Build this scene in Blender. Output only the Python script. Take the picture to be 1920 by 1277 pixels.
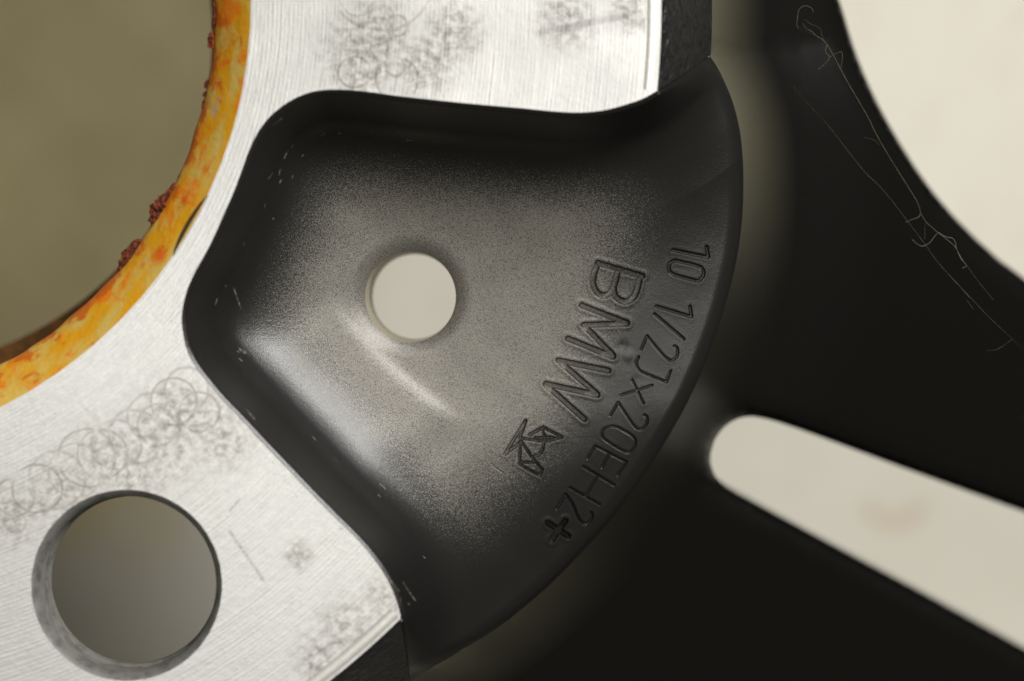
import bpy, math, random
import numpy as np
from mathutils import Vector
from mathutils.geometry import delaunay_2d_cdt

for o in list(bpy.data.objects):
    bpy.data.objects.remove(o, do_unlink=True)
scene = bpy.context.scene
R_ = math.radians
random.seed(4); rng = np.random.default_rng(4)

# ------------------------------------------------------------------ camera, world, lamp, exposure
# All building below is done in millimetres in the wheel's own frame: origin on the wheel axis,
# z = 0 on the machined mounting face, z = -H on the floor.  Meshes are written in metres with the floor at 0.
H = 150.0
FPX = 60.0 / 23.5 * 1920.0           # focal length in photograph pixels
D = FPX / 20.93                      # camera height over the mounting face (mm)
VPX, VPY = 950.0, 565.0              # where lines parallel to the wheel axis converge in the photograph
XC, YC = (VPX + 379.2) / 20.93, -(VPY - 2.9) / 20.93

def W(p):                            # mm in the wheel frame -> metres in the world
    return Vector((p[0] / 1000, p[1] / 1000, (p[2] + H) / 1000))
def P(px, py, z=0.0):                # photograph pixel on the plane z -> mm
    k = (D - z) / FPX
    return (XC + (px - VPX) * k, YC - (py - VPY) * k, z)

cam = bpy.data.cameras.new('camera')
cam.lens = 60.0; cam.sensor_width = 23.5; cam.sensor_fit = 'HORIZONTAL'
cam.clip_start = 0.01; cam.clip_end = 50.0
cam.shift_x = (960 - VPX) / 1920.0
cam.shift_y = -(638.5 - VPY) / 1920.0
cam.dof.use_dof = True
cam.dof.focus_distance = (D + 8.5) / 1000
cam.dof.aperture_fstop = 8.5
camo = bpy.data.objects.new('camera', cam)
camo.location = W((XC, YC, D))
scene.collection.objects.link(camo)
scene.camera = camo

world = bpy.data.worlds.new('World'); scene.world = world
world.use_nodes = True
wb = world.node_tree.nodes['Background']
wb.inputs[0].default_value = (1.0, 0.93, 0.74, 1); wb.inputs[1].default_value = 0.10

def area(name, az, tilt, dist, size, power, col):
    l = bpy.data.lights.new(name, 'AREA'); l.shape = 'DISK'; l.size = size; l.energy = power; l.color = col
    o = bpy.data.objects.new(name, l); scene.collection.objects.link(o)
    t = W((55, -25, -5))
    d = Vector((math.sin(R_(tilt)) * math.cos(R_(az)), math.sin(R_(tilt)) * math.sin(R_(az)), math.cos(R_(tilt))))
    o.location = t + d * dist
    o.rotation_euler = d.to_track_quat('Z', 'Y').to_euler()
    return o
area('key_lamp', 45, 47, 1.0, 0.34, 11.4, (1.0, 0.985, 0.955))
area('soft_lamp', 60, 10, 1.0, 0.42, 2.8, (1.0, 0.955, 0.87))

vs = scene.view_settings
vs.view_transform = 'Standard'; vs.look = 'None'; vs.exposure = 0.0; vs.gamma = 1.0
vs.use_curve_mapping = False

# ------------------------------------------------------------------ helpers
COL = scene.collection
def mesh_from(name, v, faces, smooth=True, normals=None):
    me = bpy.data.meshes.new(name)
    v = np.asarray(v, float).copy(); v[:, 2] += H; v /= 1000.0
    me.from_pydata([], [], []) if False else None
    if isinstance(faces, np.ndarray):
        n = faces.shape[1]
        me.vertices.add(len(v)); me.vertices.foreach_set('co', v.astype(np.float32).ravel())
        me.loops.add(faces.size); me.loops.foreach_set('vertex_index', faces.astype(np.int32).ravel())
        me.polygons.add(len(faces))
        me.polygons.foreach_set('loop_start', np.arange(0, faces.size, n, dtype=np.int32))
        me.update(calc_edges=True)
    else:
        me.from_pydata(v.tolist(), [], faces)
    me.polygons.foreach_set('use_smooth', np.full(len(me.polygons), smooth))
    me.update()
    if normals is not None:
        me.normals_split_custom_set_from_vertices(normals.tolist())
    return me
def obj(name, me, mat, parent=None):
    o = bpy.data.objects.new(name, me); COL.objects.link(o)
    if mat and not me.materials: me.materials.append(mat)
    o.parent = parent
    return o
def tag(o, label=None, cat=None, group=None, kind=None):
    for k, val in (('label', label), ('category', cat), ('group', group), ('kind', kind)):
        if val: o[k] = val
    return o
def smooth01(x): x = np.clip(x, 0, 1); return x * x * (3 - 2 * x)
def resample(pts, step):
    pts = np.asarray(pts, float); seg = np.linalg.norm(np.diff(pts, axis=0), axis=1); s = np.r_[0, np.cumsum(seg)]
    n = max(2, int(round(s[-1] / step)) + 1); q = np.linspace(0, s[-1], n)
    return np.stack([np.interp(q, s, pts[:, i]) for i in range(pts.shape[1])], 1)
def spline(pts, sub=12):             # Catmull-Rom through the traced points
    p = np.asarray(pts, float); p = np.vstack([2 * p[0] - p[1], p, 2 * p[-1] - p[-2]]); out = []
    for i in range(1, len(p) - 2):
        for t in np.arange(sub) / sub:
            a, b, c, d = p[i - 1], p[i], p[i + 1], p[i + 2]
            out.append(.5 * (2 * b + (c - a) * t + (2 * a - 5 * b + 4 * c - d) * t * t + (3 * b - a - 3 * c + d) * t ** 3))
    out.append(p[-2]); return np.array(out)
def segdist(q, a, b):                # q (n,2); a,b (m,2) -> (n,m)
    ab = b - a; L = np.maximum((ab ** 2).sum(1), 1e-12)
    t = np.clip(((q[:, None, 0] - a[None, :, 0]) * ab[:, 0] + (q[:, None, 1] - a[None, :, 1]) * ab[:, 1]) / L, 0, 1)
    dx = q[:, None, 0] - a[None, :, 0] - t * ab[:, 0]; dy = q[:, None, 1] - a[None, :, 1] - t * ab[:, 1]
    return np.sqrt(dx * dx + dy * dy)
def polydist(q, poly, chunk=40000):
    poly = np.asarray(poly, float); out = np.empty(len(q))
    for i in range(0, len(q), chunk): out[i:i + chunk] = segdist(q[i:i + chunk], poly[:-1, :2], poly[1:, :2]).min(1)
    return out
def inside(q, loop):
    x, y = q[:, 0], q[:, 1]; c = np.zeros(len(q), bool); L = np.asarray(loop); j = len(L) - 1
    for i in range(len(L)):
        xi, yi, xj, yj = L[i, 0], L[i, 1], L[j, 0], L[j, 1]
        if yi != yj:
            c ^= ((yi > y) != (yj > y)) & (x < (xj - xi) * (y - yi) / (yj - yi) + xi)
        j = i
    return c
def rot2(p, deg):
    p = np.asarray(p, float).copy(); c, s = math.cos(R_(deg)), math.sin(R_(deg))
    x = p[:, 0] * c - p[:, 1] * s; p[:, 1] = p[:, 0] * s + p[:, 1] * c; p[:, 0] = x; return p
def lathe(name, prof, n, mat, parent, c=(0, 0), wob=None):
    prof = np.asarray(prof, float); a = np.arange(n) * 2 * math.pi / n; v = []
    for i, (r, z) in enumerate(prof):
        w = wob(a, i) if wob else np.zeros(n)
        v.append(np.stack([c[0] + (r + w) * np.cos(a), c[1] + (r + w) * np.sin(a), np.full(n, z)], 1))
    v = np.vstack(v); m = len(prof)
    i, j = np.meshgrid(np.arange(m - 1), np.arange(n), indexing='ij'); k = (j + 1) % n
    f = np.stack([i * n + j, (i + 1) * n + j, (i + 1) * n + k, i * n + k], -1).reshape(-1, 4)[:, ::-1]
    return obj(name, mesh_from(name, v, f), mat, parent)

# ------------------------------------------------------------------ materials
class NT:
    def __init__(s, name):
        s.m = bpy.data.materials.new(name); s.m.use_nodes = True; s.t = s.m.node_tree
        s.b = s.t.nodes['Principled BSDF']; s.o = s.t.nodes['Material Output']
        tc = s.n('ShaderNodeTexCoord'); mp = s.n('ShaderNodeVectorMath', operation='SCALE')
        mp.inputs[3].default_value = 1000.0; s.t.links.new(tc.outputs['Object'], mp.inputs[0]); s.p = mp.outputs[0]   # mm
    def n(s, kind, **kw):
        nd = s.t.nodes.new(kind)
        for k, v in kw.items(): setattr(nd, k, v)
        return nd
    def put(s, sock, v):
        if isinstance(v, bpy.types.NodeSocket): s.t.links.new(v, sock)
        elif isinstance(v, (tuple, list)) and len(v) == 3 and sock.type == 'RGBA': sock.default_value = (*v, 1)
        else: sock.default_value = v
    def math(s, op, a, b=0.0, c=0.0, clamp=False):
        nd = s.n('ShaderNodeMath', operation=op, use_clamp=clamp)
        for i, v in enumerate((a, b, c)): s.put(nd.inputs[i], v)
        return nd.outputs[0]
    def noise(s, vec, scale, detail=2.0, rough=0.5, dist=0.0):
        nd = s.n('ShaderNodeTexNoise'); s.put(nd.inputs['Vector'], vec); s.put(nd.inputs['Scale'], scale)
        s.put(nd.inputs['Detail'], detail); s.put(nd.inputs['Roughness'], rough); s.put(nd.inputs['Distortion'], dist)
        return nd.outputs[0]
    def ramp(s, v, lo, hi, a=0.0, b=1.0, interp='SMOOTHSTEP'):
        nd = s.n('ShaderNodeMapRange', interpolation_type=interp)
        for i, x in enumerate((v, lo, hi, a, b)): s.put(nd.inputs[i], x)
        return nd.outputs[0]
    def mix(s, f, a, b, mode='MIX'):
        nd = s.n('ShaderNodeMix', data_type='RGBA', blend_type=mode)
        s.put(nd.inputs[0], f); s.put(nd.inputs[6], a); s.put(nd.inputs[7], b); return nd.outputs[2]
    def dist(s, c, vec=None):
        nd = s.n('ShaderNodeVectorMath', operation='DISTANCE'); s.put(nd.inputs[0], vec or s.p); nd.inputs[1].default_value = c
        return nd.outputs['Value']
    def xyz(s, vec=None):
        nd = s.n('ShaderNodeSeparateXYZ'); s.put(nd.inputs[0], vec or s.p); return nd.outputs
    def comb(s, x, y, z):
        nd = s.n('ShaderNodeCombineXYZ')
        for i, v in enumerate((x, y, z)): s.put(nd.inputs[i], v)
        return nd.outputs[0]
    def attr(s, name):
        nd = s.n('ShaderNodeAttribute', attribute_name=name); return nd.outputs['Fac']
    def bump(s, h, strength=1.0, dist=0.0001, normal=None):
        nd = s.n('ShaderNodeBump'); s.put(nd.inputs['Height'], h); nd.inputs['Strength'].default_value = strength
        nd.inputs['Distance'].default_value = dist
        if normal: s.put(nd.inputs['Normal'], normal)
        return nd.outputs[0]
    def set(s, **kw):
        for k, v in kw.items(): s.put(s.b.inputs[k.replace('_', ' ')], v)
        return s.m
    def polar(s):
        x, y, z = s.xyz()
        r = s.math('SQRT', s.math('ADD', s.math('MULTIPLY', x, x), s.math('MULTIPLY', y, y)))
        return r, s.math('ARCTAN2', y, x), z

def mm0(px, py, z=0.0):              # pixel on the mounting face, in the object frame (floor at 0)
    q = P(px, py, z); return (q[0], q[1], H + z)

def mat_aluminium():
    s = NT('machined_aluminium'); r, a, z = s.polar()
    groove = s.noise(s.comb(s.math('MULTIPLY', r, 3.6), s.math('MULTIPLY', a, 2.5), 0.0), 1.0, 2.0, 0.6)
    fine = s.noise(s.comb(s.math('MULTIPLY', r, 9.0), s.math('MULTIPLY', a, 14.0), 3.0), 1.0, 3.0, 0.7)
    lathe_ = s.n('ShaderNodeTexWave', wave_type='BANDS', bands_direction='X')
    s.put(lathe_.inputs['Vector'], s.comb(r, 0.0, 0.0)); lathe_.inputs['Scale'].default_value = 0.85
    lathe_.inputs['Distortion'].default_value = 0.0
    big = s.noise(s.p, 0.09, 3.0, 0.6); mott = s.noise(s.p, 1.3, 6.0, 0.72, 0.0); spk = s.noise(s.p, 3.2, 3.0, 0.7)
    # grey-brown grime: patches with shapes of their own
    blob = None
    for px, py, rad in ((690, 95, 6.5), (790, 125, 4.5), (1060, 40, 4.0), (850, 60, 4.0), (330, 790, 6.0), (210, 860, 6.0),
                        (120, 930, 6.0), (20, 960, 5.0), (650, 1180, 4.5), (600, 1235, 4.0), (300, 830, 6.5), (390, 790, 4.5), (250, 880, 5.5), (700, 60, 5.0), (670, 140, 4.0), (820, 100, 3.0), (560, 1040, 2.0), (720, 1120, 3.0), (420, 830, 4.0), (1180, 20, 3.0)):
        g = s.ramp(s.dist(mm0(px, py)), rad, 0.5)
        blob = g if blob is None else s.math('MAXIMUM', blob, g)
    grime = s.math('MULTIPLY', blob, s.ramp(mott, 0.36, 0.66))
    grime = s.math('ADD', grime, s.math('MULTIPLY', s.ramp(mott, 0.58, 0.78), 0.35), clamp=True)
    # looping scratches left by the hub
    wv_ = s.math('MULTIPLY', s.math('SUBTRACT', s.noise(s.p, 0.35, 2.0), 0.5), 0.5)
    ring = None; rr = random.Random(11); circles = []
    for i, (cx, cy, cr_) in enumerate(((30, 930, 36), (25, 980, 20), (70, 915, 46), (108, 900, 54), (140, 880, 50), (166, 860, 54), (195, 850, 46), (216, 838, 46), (250, 815, 50),
                                       (285, 780, 46), (300, 800, 40), (325, 755, 44), (352, 732, 42), (345, 760, 30), (375, 770, 38))):
        circles.append((cx + rr.uniform(-4, 4), cy + rr.uniform(-4, 4), cr_))
    for i in range(9):
        circles.append((690 + rr.uniform(-45, 55), rr.uniform(-20, 150), rr.uniform(18, 44)))
    circles += [(715, -40, 98), (640, 1265, 60)]
    for cx, cy, cr in circles:
        dd = s.math('ADD', s.dist(mm0(cx, cy)), wv_); th = rr.uniform(.12, .22)
        g = s.ramp(s.math('ABSOLUTE', s.math('SUBTRACT', dd, cr / 20.93)), th, th * .3, 0.0, rr.uniform(.45, .85))
        ring = g if ring is None else s.math('MAXIMUM', ring, g)
    ring = s.math('MULTIPLY', ring, s.ramp(s.noise(s.p, 0.55, 2.0), 0.30, 0.52))
    base = s.mix(s.ramp(fine, 0.3, 0.7), (0.56, 0.562, 0.56), (0.68, 0.682, 0.678))
    base = s.mix(s.math('MULTIPLY', s.ramp(spk, 0.58, 0.74), 0.35), base, (0.36, 0.33, 0.30))
    base = s.mix(s.math('MULTIPLY', grime, 0.68), base, (0.21, 0.185, 0.155))
    base = s.mix(s.math('MULTIPLY', ring, 0.6), base, (0.16, 0.135, 0.11))
    # dark ink-like rub marks
    marks = None
    for (x0, y0, x1, y1, w) in ((1010, 62, 1180, 28, 7), (430, 960, 450, 935, 2.5), (430, 995, 495, 1090, 3), (640, 995, 655, 975, 2)):
        ax, ay, _ = P(x0, y0); bx, by, _ = P(x1, y1); L = math.hypot(bx - ax, by - ay); ux, uy = (bx - ax) / L, (by - ay) / L
        x, y, z_ = s.xyz()
        lx = s.math('ADD', s.math('MULTIPLY', s.math('SUBTRACT', x, ax), ux), s.math('MULTIPLY', s.math('SUBTRACT', y, ay), uy))
        ly = s.math('SUBTRACT', s.math('MULTIPLY', s.math('SUBTRACT', y, ay), ux), s.math('MULTIPLY', s.math('SUBTRACT', x, ax), uy))
        wv = s.math('ADD', s.math('ABSOLUTE', ly), s.math('MULTIPLY', s.math('SUBTRACT', spk, 0.5), 0.5))
        g = s.math('MULTIPLY', s.ramp(wv, w / 14.0, w / 60.0), s.math('MULTIPLY', s.ramp(lx, -.2, .2), s.ramp(lx, L + .2, L - .2)))
        g = s.math('MULTIPLY', g, s.ramp(fine, 0.35, 0.6))
        marks = g if marks is None else s.math('MAXIMUM', marks, g)
    base = s.mix(s.math('MULTIPLY', marks, 0.5), base, (0.10, 0.10, 0.13))
    h = s.math('ADD', s.math('MULTIPLY', groove, 0.6), s.math('ADD', s.math('MULTIPLY', s.math('MULTIPLY', lathe_.outputs[1], s.ramp(mott, 0.35, 0.65)), 0.3), s.math('MULTIPLY', fine, 0.35)))
    h = s.math('ADD', h, s.math('MULTIPLY', mott, 0.4))
    tg = s.n('ShaderNodeTangent', direction_type='RADIAL', axis='Z')
    rough = s.math('ADD', s.ramp(big, 0.3, 0.7, 0.36, 0.5), s.math('MULTIPLY', grime, 0.2))
    return s.set(Base_Color=base, Metallic=0.55, Roughness=rough, Anisotropic=0.55, Tangent=tg.outputs[0],
                 Normal=s.bump(h, 0.36, 0.00008))

def mat_pocket():
    s = NT('satin_black_paint_with_dry_overspray')
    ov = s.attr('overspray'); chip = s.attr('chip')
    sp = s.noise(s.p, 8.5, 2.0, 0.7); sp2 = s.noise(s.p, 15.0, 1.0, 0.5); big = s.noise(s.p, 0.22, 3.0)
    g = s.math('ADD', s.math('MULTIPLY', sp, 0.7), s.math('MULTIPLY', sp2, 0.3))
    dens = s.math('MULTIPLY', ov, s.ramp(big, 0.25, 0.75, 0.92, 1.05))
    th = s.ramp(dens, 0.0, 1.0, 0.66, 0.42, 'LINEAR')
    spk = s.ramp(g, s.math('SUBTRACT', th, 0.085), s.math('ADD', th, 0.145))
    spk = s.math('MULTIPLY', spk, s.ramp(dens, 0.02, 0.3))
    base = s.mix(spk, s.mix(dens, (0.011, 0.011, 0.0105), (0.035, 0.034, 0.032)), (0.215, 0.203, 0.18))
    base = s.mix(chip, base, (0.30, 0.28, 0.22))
    rough = s.math('ADD', 0.31, s.math('MULTIPLY', spk, 0.16))
    fine = s.noise(s.p, 2.2, 3.0, 0.6)
    nrm = s.bump(s.math('ADD', s.math('MULTIPLY', g, 1.0), s.math('MULTIPLY', fine, 0.5)), 0.45, 0.00005)
    return s.set(Base_Color=base, Roughness=rough, Metallic=s.math('MULTIPLY', spk, 0.45), Normal=nrm)

def mat_spoke():
    s = NT('gloss_black_spoke_paint')
    dust_and_band = s.noise(s.p, 2.6, 3.0, 0.7); big = s.noise(s.p, 0.12, 3.0)
    d = s.math('MULTIPLY', s.ramp(dust_and_band, 0.70, 0.76), s.ramp(big, 0.35, 0.6))
    base = s.mix(s.math('MULTIPLY', d, 0.5), (0.004, 0.004, 0.0036), (0.12, 0.115, 0.10))
    olive_band = s.attr('dust_and_band'); g = s.noise(s.p, 8.0, 2.0, 0.6)
    olive_band = s.math('MULTIPLY', olive_band, s.ramp(s.math('ADD', g, s.math('MULTIPLY', big, 0.3)), 0.38, 0.62, 0.65, 1.0))
    base = s.mix(olive_band, base, (0.115, 0.108, 0.075))  # olive band beside the recess lip, laid over the dust specks
    return s.set(Base_Color=base, Roughness=s.math('ADD', 0.2, s.math('MULTIPLY', s.attr('matt'), 0.22)), Specular_IOR_Level=0.35, Normal=s.bump(s.noise(s.p, 1.6, 2.0), 0.12, 0.00006))

def mat_cast():
    s = NT('rough_cast_black_paint'); r, a, z = s.polar()
    v = s.comb(s.math('MULTIPLY', r, 1.6), s.math('MULTIPLY', a, 60.0), s.math('MULTIPLY', z, 1.2))
    h = s.noise(v, 1.1, 2.5, 0.55)
    return s.set(Base_Color=(0.014, 0.014, 0.014), Roughness=0.36, Normal=s.bump(s.ramp(h, 0.35, 0.7), 0.6, 0.0003))

def mat_corroded():
    s = NT('yellow_stained_corroded_aluminium'); r, a, z = s.polar()
    v = s.comb(s.math('MULTIPLY', r, 0.55), s.math('MULTIPLY', a, 9.0), s.math('MULTIPLY', z, 0.5))
    n1 = s.noise(v, 1.0, 3.0, 0.55); n2 = s.noise(s.comb(s.math('ADD', r, 31.0), s.math('MULTIPLY', a, 26.0), z), 0.55, 4.0, 0.65)
    n3 = s.noise(s.p, 1.3, 4.0, 0.7); n4 = s.noise(s.p, 0.28, 3.0, 0.6, 0.5)
    base = s.mix(s.ramp(n1, 0.40, 0.66), (0.74, 0.36, 0.008), (0.66, 0.48, 0.11))
    base = s.mix(s.math('MULTIPLY', s.ramp(n4, 0.50, 0.64), 0.9), base, (0.82, 0.22, 0.004))
    edge = s.ramp(r, 38.6, 37.2)                               # rustier towards the bore
    base = s.mix(s.math('MULTIPLY', s.ramp(s.math('ADD', n2, s.math('MULTIPLY', edge, 0.16)), 0.58, 0.72), 0.9), base, (0.62, 0.13, 0.006))
    base = s.mix(s.math('MULTIPLY', s.ramp(s.math('ADD', n4, s.math('MULTIPLY', edge, 0.12)), 0.36, 0.28), 0.7), base, (0.42, 0.40, 0.33))
    base = s.mix(s.math('MULTIPLY', s.ramp(n3, 0.68, 0.76), 0.85), base, (0.10, 0.035, 0.012))
    for px, py, rad in ((305, 485, 1.5), (400, 60, 1.3)):
        g = s.math('MULTIPLY', s.ramp(s.dist(mm0(px, py, -1.3)), rad, rad * .3), s.ramp(n3, 0.2, 0.55))
        base = s.mix(g, base, (0.75, 0.13, 0.003))
    for px, py, rad in ((433, 240, .42), (206, 549, .4), (152, 660, .25)):
        base = s.mix(s.ramp(s.dist(mm0(px, py, -1.3)), rad, rad * .5), base, (0.03, 0.012, 0.006))
    wall = s.ramp(z, H - 3.0, H - 4.5)
    rust = s.mix(s.ramp(n3, 0.4, 0.65), (0.10, 0.055, 0.02), (0.22, 0.085, 0.02))
    base = s.mix(wall, base, rust)
    h = s.math('ADD', n3, s.math('MULTIPLY', n2, 0.6))
    return s.set(Base_Color=base, Roughness=0.5, Metallic=0.1, Normal=s.bump(h, 0.5, 0.00018))

def mat_rust():
    s = NT('flaking_rust'); n = s.noise(s.p, 2.4, 4.0, 0.7)
    base = s.mix(s.ramp(n, 0.4, 0.65), (0.035, 0.008, 0.004), (0.30, 0.055, 0.008))
    return s.set(Base_Color=base, Roughness=0.85, Normal=s.bump(n, 1.0, 0.0004))

def mat_hole():
    s = NT('bare_hole_wall'); r, a, z = s.polar()
    n = s.noise(s.p, 0.8, 4.0, 0.65); n2 = s.noise(s.comb(0.0, 0.0, s.math('MULTIPLY', z, 2.0)), 1.0, 2.0)
    base = s.mix(s.ramp(n, 0.4, 0.7), (0.27, 0.265, 0.25), (0.15, 0.147, 0.14))
    base = s.mix(s.ramp(s.noise(s.p, 2.0, 3.0, 0.7), 0.66, 0.75), base, (0.05, 0.045, 0.04))
    return s.set(Base_Color=base, Metallic=0.35, Roughness=0.45, Normal=s.bump(s.math('ADD', n, n2), 0.4, 0.0001))

def mat_drain():
    s = NT('cream_dusted_hole_wall'); n = s.noise(s.p, 1.2, 3.0)
    return s.set(Base_Color=s.mix(n, (0.30, 0.27, 0.18), (0.42, 0.38, 0.27)), Roughness=0.5)

def mat_floor():
    s = NT('cream_floor')
    n = s.noise(s.p, 0.02, 4.0, 0.6); n2 = s.noise(s.p, 0.09, 3.0, 0.6)
    base = s.mix(s.ramp(n, 0.3, 0.7), (0.73, 0.70, 0.61), (0.69, 0.655, 0.56))
    base = s.mix(s.math('MULTIPLY', s.ramp(n2, 0.5, 0.75), 0.18), base, (0.48, 0.42, 0.28))
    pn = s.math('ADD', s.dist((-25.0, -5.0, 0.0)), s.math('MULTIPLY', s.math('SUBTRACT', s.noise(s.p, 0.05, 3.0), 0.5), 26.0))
    base = s.mix(s.ramp(pn, 72.0, 54.0), base, s.mix(s.ramp(n2, 0.3, 0.7), (0.68, 0.59, 0.34), (0.60, 0.52, 0.28)))   # olive-brown patch with an uneven edge, on the table under the hub
    c = P(1675, 925, -H); ca = (c[0], c[1], 0.0)
    x, y, z = s.xyz(); dd = s.dist(ca)
    st = s.math('MULTIPLY', s.ramp(s.math('ABSOLUTE', s.math('SUBTRACT', dd, 4.2)), 2.2, 0.3), s.ramp(y, c[1] - 0.5, c[1] - 2.5))
    base = s.mix(s.math('MULTIPLY', st, 0.33), base, (0.50, 0.32, 0.14))
    return s.set(Base_Color=base, Roughness=0.65, Normal=s.bump(n2, 0.2, 0.0005))

def mat_plain(name, col, rough, **kw):
    s = NT(name); n = s.noise(s.p, 2.0, 2.0)
    return s.set(Base_Color=s.mix(n, col, tuple(c * .7 for c in col)), Roughness=rough, **kw)

M_al, M_pk, M_sp, M_cast, M_cor = mat_aluminium(), mat_pocket(), mat_spoke(), mat_cast(), mat_corroded()
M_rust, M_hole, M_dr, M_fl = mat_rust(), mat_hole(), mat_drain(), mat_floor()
M_web = mat_plain('dusty_spider_silk', (0.18, 0.14, 0.08), 0.6)
M_lint = mat_plain('pale_lint', (0.22, 0.20, 0.17), 0.7)
M_sliver = mat_plain('dark_brown_sliver', (0.045, 0.028, 0.012), 0.8)

# ------------------------------------------------------------------ setting
bx0, bx1, by0, by1, bt = -290, 330, -310, 310, -18.0
fv = [(x, y, -H + z) for z in (0, bt) for x, y in ((bx0, by0), (bx1, by0), (bx1, by1), (bx0, by1))]
fl = mesh_from('table_top', fv, [(0, 1, 2, 3), (7, 6, 5, 4), (0, 4, 5, 1), (1, 5, 6, 2), (2, 6, 7, 3), (3, 7, 4, 0)], False)
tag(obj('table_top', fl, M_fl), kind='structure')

wheel = bpy.data.objects.new('alloy_wheel', None); COL.objects.link(wheel)
tag(wheel, 'black painted alloy wheel lying face down, its machined hub face and engraved recess upward', 'wheel')

# ------------------------------------------------------------------ traced outlines
ZL = -10.2                                              # height of the recess lip
RP, RF = 77.3, 82.6                                     # outer radius of the mounting face, and of its cast flank
pad_px = [(1232, 170), (1205, 185), (1170, 197), (1130, 207), (1085, 211), (1040, 209), (980, 203), (900, 196), (820, 188),
          (740, 179), (690, 172), (639, 168), (590, 171), (548, 187), (514, 211), (493, 234), (477, 260), (464, 289), (453, 320),
          (438, 360), (420, 401), (400, 446), (381, 483), (363, 515), (349, 549), (341, 587), (342, 618), (350, 656), (366, 687),
          (385, 712), (413, 746), (447, 781), (488, 825), (530, 869), (575, 916), (620, 962), (669, 1011), (702, 1050), (726, 1087),
          (741, 1121), (749, 1147), (751, 1160)]
pad_edge = resample(spline([P(x, y, 0)[:2] for x, y in pad_px]), 0.35)
lip_px = [(768, 1279), (800, 1259), (850, 1236), (905, 1207), (960, 1169), (1030, 1110), (1095, 1043), (1155, 974), (1212, 894),
          (1265, 808), (1308, 725), (1347, 627), (1375, 533), (1389, 465), (1396, 400), (1397, 345), (1395, 295), (1388, 240),
          (1374, 188), (1353, 140), (1333, 103)]
lip = resample(spline([P(x, y, ZL)[:2] for x, y in lip_px]), 0.35)
def flank_curve(tip, corner, n=14):                     # edge of the cast flank beside the recess, from the tip down to the corner
    v = np.linspace(0, 1, n)
    rt, rc = math.hypot(*tip), math.hypot(*corner); at, ac = math.atan2(tip[1], tip[0]), math.atan2(corner[1], corner[0])
    r = rt + (rc - rt) * v; a = at + (ac - at) * v
    z = -0.0 + ZL * (0.12 * v + 0.88 * v ** 1.25)
    return np.stack([r * np.cos(a), r * np.sin(a), z], 1)
fc_bot = flank_curve(pad_edge[-1], lip[0]); fc_top = flank_curve(pad_edge[0], lip[-1])
bound = np.vstack([np.c_[pad_edge, np.zeros(len(pad_edge))], fc_bot[1:], np.c_[lip, np.full(len(lip), ZL)][1:], fc_top[::-1][1:-1]])
wall_line = np.vstack([fc_top[::-1][:, :2], pad_edge[1:], fc_bot[1:, :2]])
is_lip_len = None

hc = np.array(P(770, 556, -10.6)[:2]); hr = 86.0 * (D + 10.6) / FPX

# ---- slope profile of the recess away from its wall
_d = np.array([0, .25, .5, 2.3, 3.0, 4.0, 6.0, 9.0, 13.0, 18.0, 26.0, 60])
_a = np.array([20, 30, 67, 69, 56, 40, 26, 17, 9.5, 4.0, 0.5, 0.0])
_dd = np.linspace(0, 60, 6001); _h = -np.r_[0, np.cumsum(np.tan(np.radians(np.interp(_dd, _d, _a)))[:-1] * np.diff(_dd))]
def hprof(d): return np.interp(d, _dd, _h)

# soft distance on a coarse lattice (keeps the bowl free of creases)
gx = np.arange(15, 95, 0.5); gy = np.arange(-70, 5, 0.5)
GX, GY = np.meshgrid(gx, gy, indexing='ij'); Q = np.stack([GX.ravel(), GY.ravel()], 1)
wl = resample(wall_line, 0.4); mid = (wl[1:] + wl[:-1]) / 2; ln = np.linalg.norm(np.diff(wl, axis=0), axis=1)
pw = 5.0; Cp = math.sqrt(math.pi) * math.gamma((pw - 1) / 2) / math.gamma(pw / 2)
dist2 = ((Q[:, None, :] - mid[None]) ** 2).sum(2) + 0.3
DS = ((ln * dist2 ** (-pw / 2)).sum(1) / Cp) ** (-1 / (pw - 1)); DS = DS.reshape(GX.shape)
def bilin(A, q):
    x = np.clip((q[:, 0] - gx[0]) / 0.5, 0, len(gx) - 1.001); y = np.clip((q[:, 1] - gy[0]) / 0.5, 0, len(gy) - 1.001)
    i, j = x.astype(int), y.astype(int); u, v = x - i, y - j
    return A[i, j] * (1 - u) * (1 - v) + A[i + 1, j] * u * (1 - v) + A[i, j + 1] * (1 - u) * v + A[i + 1, j + 1] * u * v

# ---- engraved characters: centre lines traced in the photograph (pixels), half width, depth (mm)
def ZA(pts): return [(900 + u / 3.834, 420 + v / 3.834) for u, v in pts]
def ZB(pts): return [(880 + u / 3.834, 700 + v / 3.834) for u, v in pts]
def loop(pts): return pts + [pts[0]]
chars = []
def ch(strokes, w, dep): chars.append(([np.array(spline(s, 5)) if len(s) > 3 else np.array(s) for s in strokes], w, dep))
ch([ZA([(846, 280), (1165, 376)]), ZA([(846, 280), (820, 360), (812, 425), (835, 485), (880, 515), (935, 495), (968, 430), (990, 335)]),
    ZA([(960, 455), (968, 510), (1000, 545), (1050, 558), (1100, 530), (1130, 470), (1150, 375)])], 5.2, .62)
ch([ZA([(730, 585), (1055, 712)]), ZA([(1055, 716), (745, 726)]), ZA([(745, 726), (955, 945)]), ZA([(632, 825), (955, 955)])], 5.0, .62)
ch([ZA([(920, 1055), (565, 982)]), ZA([(565, 982), (842, 1225)]), ZA([(842, 1230), (475, 1150)]), ZB([(549, 82), (825, 330)])], 5.0, .62)
ch([ZA([(1388, 188), (1640, 240)]), ZA([(1640, 240), (1630, 165)])], 2.96, 0.160)
ch([loop(ZA([(1400, 262), (1560, 300), (1603, 330), (1605, 372), (1570, 408), (1530, 402), (1400, 365), (1362, 335), (1362, 288)]))], 2.72, 0.144)
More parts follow.
